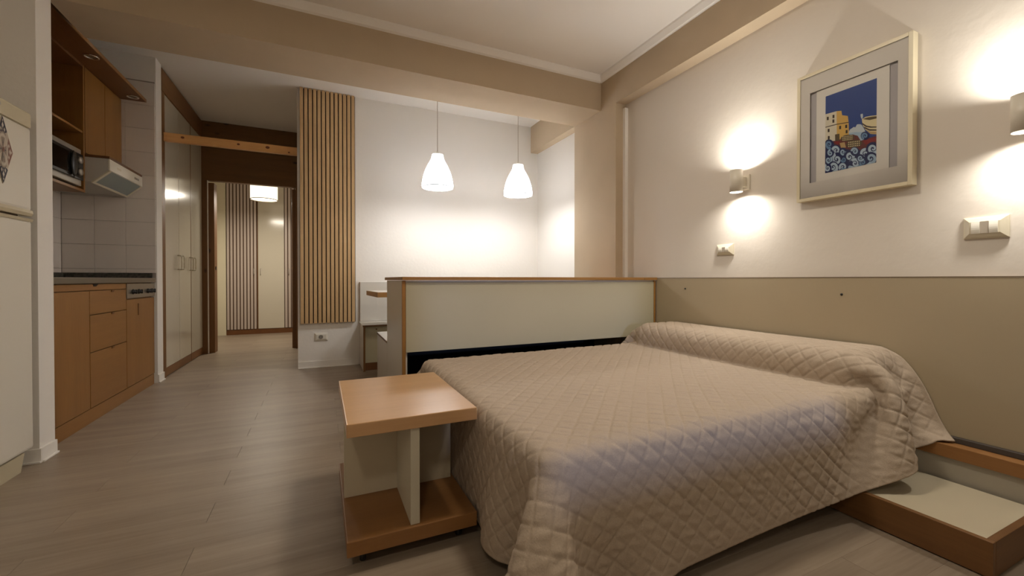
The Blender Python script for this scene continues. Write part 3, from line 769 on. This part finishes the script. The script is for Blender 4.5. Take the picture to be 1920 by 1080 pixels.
    wr = field(1.7, 9, .00062)*drop*patch+(1-drop)*patch*(field(7, 1.8, .00028)+field(2.0, 5, .00018))
    wr = wr+field(22, 22, .0011)*(1-drop)+field(16, 26, .0022)*drop
    H = H+nrm*(wr*puff*.8+wr*.2)[..., None]
    bm_verts = H.reshape(-1, 3)
    org = np.array((1.35, 1.5, 0.0))
    I = np.arange(mu_*mv_).reshape(mu_, mv_)
    faces = np.stack([I[:-1, :-1], I[1:, :-1], I[1:, 1:], I[:-1, 1:]], -1).reshape(-1, 4)
    me = bpy.data.meshes.new('bedspread')
    me.vertices.add(len(bm_verts)); me.vertices.foreach_set('co', (bm_verts-org).astype(np.float32).ravel())
    me.loops.add(faces.size); me.loops.foreach_set('vertex_index', faces.astype(np.int32).ravel())
    me.polygons.add(len(faces)); me.polygons.foreach_set('loop_start', np.arange(0, faces.size, 4, dtype=np.int32))
    me.polygons.foreach_set('loop_total', np.full(len(faces), 4, np.int32))
    me.polygons.foreach_set('use_smooth', np.ones(len(faces), bool))
    me.update(); me.validate()
    me.materials.append(mat('taupe_quilt_cotton', (180, 163, 144), .92, noise=.05, nscale=260, bump=.25, bscale=220, spec=.15))
    o = bpy.data.objects.new('bedspread', me); COL.objects.link(o); o.location = org
    md = o.modifiers.new('thickness', 'SOLIDIFY'); md.thickness = .005; md.offset = -1
    tag(o, 'taupe diamond-quilted bedspread draped over the bed and pillows', 'bedspread')
bedspread()

# ------------------------------------------------------------------ nightstand
ns = thing('nightstand', (.278, 1.65, 0), 'beech H-shaped nightstand with open shelves beside the bed foot', 'nightstand')
X0, X1, Y0, Y1 = .068, .486, 1.348, 1.952
box('top', (X0, Y0, .418), (X1, Y1, .460), M_STANDT, ns, .003)
M_STSH = wood('nightstand_shelf_beech', (130, 88, 46), (150, 106, 60), 'X', .4)
box('bottom_shelf', (X0, Y0, .052), (X1, Y1, .100), M_STSH, ns, .003)
box('back_panel', (X0+.006, 1.630, .1005), (X1-.012, 1.652, .4175), mat('cream_stand_panel', (196, 184, 158), .45), ns, .001)
M_DIV = mat('cream_stand_divider', (202, 194, 172), .45)
box('divider', (.262, Y0+.012, .1005), (.292, 1.6295, .4175), M_DIV, ns, .002)
box('divider', (.262, 1.6525, .1005), (.292, Y1-.012, .4175), M_DIV, ns, .002)
for xx in (X0+.05, X1-.05):
    for yy in (Y0+.06, Y1-.06):
        bm = bm_new(); add_lathe(bm, [(.018, -.009), (.021, -.006), (.021, .006), (.018, .009)], (xx, yy, .021), 'X', 18)
        add_box(bm, (xx-.014, yy-.008, .036), (xx+.014, yy+.008, .0515), .001)
        obj('castor', bm, M_CASTOR, ns)

# ------------------------------------------------------------------ wall sconces
def sconce(yc, label):
    s = thing('wall_sconce', (XW, yc, 1.42), label, 'wall lamp', 'cylinder wall sconces')
    xc = 2.243; z0, z1 = 1.418, 1.548; r = .035
    bm = bm_new(); add_lathe(bm, [(r, z0), (r, z1), (r-.0025, z1), (r-.0025, z0)], (xc, yc, 0), closed=True, seg=40); obj('tube', bm, mat('sconce_white', (216, 208, 192), .4), s)
    bm = bm_new(); add_box(bm, (2.318, yc-.028, 1.438), (XW-.0005, yc+.028, 1.528), .002); obj('wall_plate', bm, mat('sconce_white', (216, 208, 192)), s)
    bm = bm_new(); add_box(bm, (2.277, yc-.012, 1.455), (2.318, yc+.012, 1.512), .002); obj('arm', bm, mat('sconce_white', (216, 208, 192)), s)
    for zz, up_ in ((z0+.015, False), (z1-.015, True)):
        hs = (zz, zz+.006) if not up_ else (zz-.006, zz)
        bm = bm_new(); add_lathe(bm, [(.001, hs[0]), (r-.003, hs[0]), (r-.003, hs[1]), (.001, hs[1])], (xc, yc, 0), seg=28)
        obj('bulb', bm, mat('sconce_bulb', (255, 244, 225), .5, emit=6, ecol=(255, 240, 215)), s)
        light('sconce_light', 'AREA', (xc, yc, zz+(.004 if up_ else -.004)), P_SCONCE*(1.25 if up_ else .85), C_SCONCE, s, .056, (math.pi if up_ else 0, 0, 0), shape='DISK', spread=math.radians(165))
sconce(1.695, 'lit cylinder wall sconce left of the framed print')
sconce(.578, 'lit cylinder wall sconce right of the print, at frame edge')

# ------------------------------------------------------------------ switch plates
def switch_plate(yc, zc, wd, ht, label):
    s = thing('switch_plate', (XW, yc, zc-ht/2), label, 'switch', 'double switch plates')
    plate(yc, zc, wd, ht, .020, .020, s, XW, 'X', M_IVORY)
    hw = min(.036, wd/2-.022); hh = ht/2-.019
    xs = XW-.020
    for a, b, nm in ((-hw, -hw*.33, 'rocker'), (-hw*.33+.0005, hw*.33-.0005, 'filler'), (hw*.33, hw, 'rocker')):
        bm = bm_new()
        if nm == 'rocker':
            n_ = 6; pts = [(xs-.0005-.003*math.sin(math.pi*i/n_), zc-hh+2*hh*i/n_) for i in range(n_+1)]+[(xs+.004, zc+hh), (xs+.004, zc-hh)]
            add_prism(bm, [(p[0], p[1]) for p in pts], 'Y', yc+a+.0004, yc+b-.0004); m2 = M_WHITEP
        else:
            add_box(bm, (xs-.0008, yc+a, zc-hh), (xs+.004, yc+b, zc+hh)); m2 = mat('switch_grey', (168, 156, 140), .5)
        obj(nm, bm, m2, s)
switch_plate(1.836, 1.089, .118, .068, 'ivory switch plate below the left sconce')
switch_plate(.697, 1.101, .122, .084, 'ivory switch plate below the right sconce')

# ------------------------------------------------------------------ framed print
pc = thing('framed_print', (XW, 1.14, 1.306), 'cream framed print of seaside houses, boat and curling waves', 'picture')
FY0, FY1, FZ0, FZ1 = .904, 1.379, 1.306, 1.961
XFp = 2.292; bw = .016
M_FRAME = mat('cream_frame', (218, 206, 176), .4)
for a, b in (((XFp, FY0, FZ0), (XW-.001, FY0+bw, FZ1)), ((XFp, FY1-bw, FZ0), (XW-.001, FY1, FZ1)),
             ((XFp, FY0+bw, FZ0), (XW-.001, FY1-bw, FZ0+bw)), ((XFp, FY0+bw, FZ1-bw), (XW-.001, FY1-bw, FZ1))):
    box('frame_bar', a, b, M_FRAME, pc, .0015)
box('back_board', (2.330, FY0+bw, FZ0+bw), (XW-.001, FY1-bw, FZ1-bw), M_WHITEL, pc, 0)
M_MAT = mat('mat_board', (232, 224, 214), .8)
oy0, oy1, oz0, oz1 = .958, 1.318, 1.398, 1.860
for a, b in (((2.2985, FY0+bw, FZ0+bw), (2.301, oy0, FZ1-bw)), ((2.2985, oy1, FZ0+bw), (2.301, FY1-bw, FZ1-bw)),
             ((2.2985, oy0, FZ0+bw), (2.301, oy1, oz0)), ((2.2985, oy0, oz1), (2.301, oy1, FZ1-bw))):
    box('mat_strip', a, b, M_MAT, pc, 0)
box('inner_mount', (2.310, oy0-.02, oz0-.02), (2.314, oy1+.02, oz1+.02), mat('mount_lilac_grey', (190, 184, 184), .8), pc, 0)
box('paper', (2.306, .990, 1.399), (2.3075, 1.291, 1.859), mat('art_paper', (240, 233, 222), .85), pc, 0)
AY0, AY1, AZ0, AZ1 = 1.037, 1.249, 1.434, 1.818       # the printed image
art_cols = [(46, 74, 140), (226, 216, 192), (222, 180, 96), (64, 50, 44), (202, 210, 214), (168, 192, 212), (34, 44, 90),
            (110, 52, 50), (196, 164, 112), (232, 216, 170), (92, 76, 50), (112, 146, 182), (140, 44, 44), (190, 208, 222)]
bm = bm_new()
def Aq(px, py):
    """artwork coordinates measured on the print: 0..1 from left to right and bottom to top"""
    x = (px-110)/548.0; top = 240-190*x; bot = 1030-115*x
    return x, 1-(py-top)/(bot-top)
def Part(x, y, h): 
    x = min(max(x, 0), 1); y = min(max(y, 0), 1)
    return (2.3058-h, AY1-(AY1-AY0)*x, AZ0+(AZ1-AZ0)*y)
pl_ = []
q = lambda pts, c: pl_.append(([Aq(*p) for p in pts], c))
pl_.append(([(0, 0), (1, 0), (1, 1), (0, 1)], 0))
pl_.append(([(0, 0), (1, 0), (1, .30), (0, .44)], 6))
# clouds of distant rock, white
q([(375, 600), (385, 575), (410, 560), (425, 548), (445, 552), (460, 522), (480, 520), (500, 520), (515, 535), (530, 560), (545, 590), (560, 640), (380, 640)], 4)
q([(375, 610), (450, 600), (560, 605), (570, 690), (375, 690)], 5)
# houses
q([(110, 422), (238, 387), (243, 690), (110, 705)], 1)
q([(238, 387), (292, 382), (300, 428), (362, 434), (372, 500), (240, 520)], 2)
q([(240, 520), (372, 500), (378, 700), (243, 700)], 2)
q([(110, 552), (240, 518), (372, 496), (372, 504), (240, 526), (110, 560)], 3)
for wx, wy in ((137, 465), (203, 443), (202, 490), (148, 588), (150, 662), (279, 555), (346, 543), (351, 597)):
    q([(wx-11, wy-16), (wx+11, wy-19), (wx+11, wy+15), (wx-11, wy+18)], 3)
q([(222, 628), (272, 618), (274, 690), (224, 698)], 10)
# boat
q([(510, 470), (550, 445), (600, 436), (660, 430), (660, 600), (600, 600), (545, 575), (520, 530)], 9)
q([(522, 468), (560, 452), (610, 444), (660, 440), (660, 462), (590, 478)], 10)
q([(512, 505), (560, 535), (610, 545), (660, 545), (660, 556), (600, 558), (550, 548), (515, 520)], 3)
q([(530, 545), (590, 572), (660, 575), (660, 588), (590, 588), (540, 565)], 3)
q([(545, 575), (600, 596), (660, 598), (660, 626), (600, 622)], 8)
q([(496, 418), (520, 412), (522, 445), (514, 470), (500, 450)], 4)
# fish and red rocks
q([(200, 700), (260, 690), (330, 640), (420, 625), (470, 640), (500, 690), (660, 640), (660, 760), (560, 780), (440, 790), (300, 770), (220, 740)], 7)
q([(520, 690), (570, 670), (620, 665), (660, 660), (660, 690), (600, 715), (550, 730)], 12)
q([(210, 700), (250, 695), (285, 705), (250, 735)], 12)
for cx_, cy2, rx, ry in ((360, 662, 75, 34), (430, 722, 85, 42)):
    q([(cx_+rx*math.cos(t), cy2+ry*math.sin(t)-.12*rx*math.cos(t)) for t in np.linspace(0, 6.28, 22)[:-1]], 10)
    for i in range(7):
        for j in range(3):
            ex, ey = cx_-rx*.66+i*rx*.22, cy2-ry*.5+j*ry*.5-.12*(i-3)*rx*.22
            q([(ex-rx*.085, ey), (ex, ey-ry*.19), (ex+rx*.085, ey), (ex, ey+ry*.19)], 9)
q([(275, 715), (330, 705), (345, 760), (290, 765)], 8)
# curling waves
def spiral(cx_, cy2, r, turns, w_, sgn, a0, col):
    n_ = int(22*turns); out, inn = [], []
    for i in range(n_+1):
        t = i/n_; a = a0+sgn*t*turns*2*math.pi; rr = r*(1-.86*t); ww = w_*(1-.65*t)
        x, y = cx_+rr*math.cos(a), cy2+rr*math.sin(a)*1.02
        x2, y2 = cx_+max(rr-ww, 0)*math.cos(a), cy2+max(rr-ww, 0)*math.sin(a)*1.02
        out.append(Aq(x, y)); inn.append(Aq(x2, y2))
    for i in range(n_):
        pl_.append(([out[i], out[i+1], inn[i+1], inn[i]], col))
SP = [(155, 732, 52, 1, 11), (235, 792, 58, 1, 13), (245, 882, 70, -1, 13), (312, 806, 44, 1, 5), (385, 858, 66, -1, 13), (440, 800, 46, 1, 5),
      (545, 825, 60, -1, 13), (625, 772, 66, 1, 13), (605, 872, 66, -1, 5), (445, 922, 58, 1, 13), (150, 892, 50, 1, 5), (205, 965, 60, -1, 13),
      (315, 962, 52, 1, 13), (140, 975, 46, -1, 13), (395, 965, 36, 1, 5), (525, 915, 46, 1, 11), (320, 885, 36, -1, 11), (170, 820, 40, -1, 5), (500, 870, 40, 1, 5), (545, 640, 42, 1, 11)]
for i, (sx, sy, r_, sg, cc) in enumerate(SP):
    q([(sx+r_*1.04*math.cos(t), sy+r_*1.04*math.sin(t)) for t in np.linspace(0, 6.28, 16)[:-1]], 6)
    spiral(sx, sy, r_, 1.45, r_*.50, sg, 1.0+i*1.7, cc)
for i in range(5): q([(190+90*i, 1035-18*i), (230+90*i, 985-18*i), (262+90*i, 1000-18*i), (262+90*i, 1035-18*i)], 11 if i % 2 else 13)
flat_faces(bm, pl_, Part, 0, .0000012)
obj('print', bm, colour_mats(art_cols), pc)
def glass_mat():
    m = bpy.data.materials.new('picture_glass'); m.use_nodes = True; nt = m.node_tree; nt.nodes.clear()
    o = nt.nodes.new('ShaderNodeOutputMaterial'); t = nt.nodes.new('ShaderNodeBsdfTransparent'); g_ = nt.nodes.new('ShaderNodeBsdfGlossy')
    g_.inputs['Roughness'].default_value = .04; mx = nt.nodes.new('ShaderNodeMixShader'); fz = nt.nodes.new('ShaderNodeFresnel'); fz.inputs[0].default_value = 1.45
    nt.links.new(fz.outputs[0], mx.inputs[0]); nt.links.new(t.outputs[0], mx.inputs[1]); nt.links.new(g_.outputs[0], mx.inputs[2]); nt.links.new(mx.outputs[0], o.inputs[0])
    return m
box('glass', (2.2945, FY0+bw, FZ0+bw), (2.2965, FY1-bw, FZ1-bw), glass_mat(), pc, 0)

# ------------------------------------------------------------------ pendant lamps
def pend_mat():
    m = mat('lit_white_shade', (240, 242, 244), .35, emit=.30, ecol=(240, 246, 255)); nt = m.node_tree
    b = nt.nodes['Principled BSDF']; o = [x for x in nt.nodes if x.type == 'OUTPUT_MATERIAL'][0]
    t = nt.nodes.new('ShaderNodeBsdfTranslucent'); t.inputs[0].default_value = (.95, .96, 1, 1)
    mx = nt.nodes.new('ShaderNodeMixShader'); mx.inputs[0].default_value = .92
    nt.links.new(b.outputs[0], mx.inputs[1]); nt.links.new(t.outputs[0], mx.inputs[2]); nt.links.new(mx.outputs[0], o.inputs[0])
    return m
M_PEND = pend_mat()
def pendant(xc, yc, label):
    zr = 1.782
    s = thing('pendant_lamp', (xc, yc, zr), label, 'lamp', 'bell pendants in the dining nook')
    prof = [(.148, 0), (.150, .012), (.149, .03), (.143, .07), (.132, .12), (.115, .17), (.094, .215), (.074, .25), (.062, .275), (.057, .305), (.054, .318)]
    inn = [(r-.002, z) for r, z in prof]
    bm = bm_new(); add_lathe(bm, [(r, z+zr) for r, z in prof], (xc, yc, 0), seg=48)
    for fc in [fc for fc in bm.faces if len(fc.verts) > 4]:
        bm.faces.remove(fc)
    obj('lamp_shade', bm, M_PEND, s)
    bm = bm_new(); add_lathe(bm, [(.1495, zr-.001), (.1505, zr+.006), (.1475, zr+.006), (.1470, zr-.001)], (xc, yc, 0), closed=True, seg=48); obj('rim', bm, mat('pale_blue_rim', (206, 218, 228), .4), s)
    bm = bm_new(); add_lathe(bm, [(.0535, zr+.317), (.0535, zr+.321), (.002, zr+.321)], (xc, yc, 0), seg=32); obj('top_disc', bm, M_WHITEP, s)
    bm = bm_new(); add_lathe(bm, [(.018, zr+.31), (.018, zr+.335), (.006, zr+.35)], (xc, yc, 0), seg=16); obj('cap', bm, M_WHITEP, s)
    bm = bm_new(); add_tube(bm, [(xc, yc, zr+.335), (xc, yc, ZN-.015)], .0035, 8); obj('cord', bm, mat('pale_cord', (196, 184, 168), .6), s)
    bm = bm_new(); add_lathe(bm, [(.045, ZN-.02), (.05, ZN-.001)], (xc, yc, 0), seg=20); obj('canopy', bm, M_WHITEP, s)
    bm = bm_new(); add_lathe(bm, [(.001, zr+.07), (.02, zr+.075), (.034, zr+.10), (.034, zr+.125), (.02, zr+.17), (.016, zr+.19), (.016, zr+.25), (.001, zr+.25)], (xc, yc, 0), seg=24)
    obj('bulb', bm, mat('pendant_bulb', (255, 255, 255), .5, emit=5, ecol=(240, 246, 255)), s)
    light('pendant_light', 'POINT', (xc, yc, zr+.05), P_PEND, C_PEND, s, .06)
pendant(1.024, 3.95, 'left bell pendant lamp, nearer the slatted panel')
pendant(1.883, 3.95, 'right bell pendant lamp, nearer the column')

# ------------------------------------------------------------------ two added ceiling fill lights, out of view
def ceiling_fill(x, y, label, power):
    cl = thing('ceiling_fill', (x, y, 2.56), label, 'lamp', 'added ceiling fill lights')
    bm = bm_new(); add_lathe(bm, [(.001, 2.56), (.15, 2.565), (.17, 2.59), (.17, 2.645), (.001, 2.645)], (x, y, 0), seg=36)
    obj('diffuser', bm, mat('lit_opal', (250, 244, 232), .5, emit=1.5, ecol=(255, 238, 210)), cl)
    bm = bm_new(); add_lathe(bm, [(.18, 2.645), (.18, 2.664), (.001, 2.664)], (x, y, 0), seg=36); obj('base_ring', bm, M_WHITEP, cl)
    light('ceiling_fill_light', 'AREA', (x, y, 2.555), power, C_FILL, cl, .30, (0, 0, 0), shape='DISK')
ceiling_fill(.95, 1.30, 'added unseen round fill light above the bed', P_FILL_BED)
ceiling_fill(-.55, -.95, 'added unseen round fill light at the rear of the room', P_FILL_REAR)
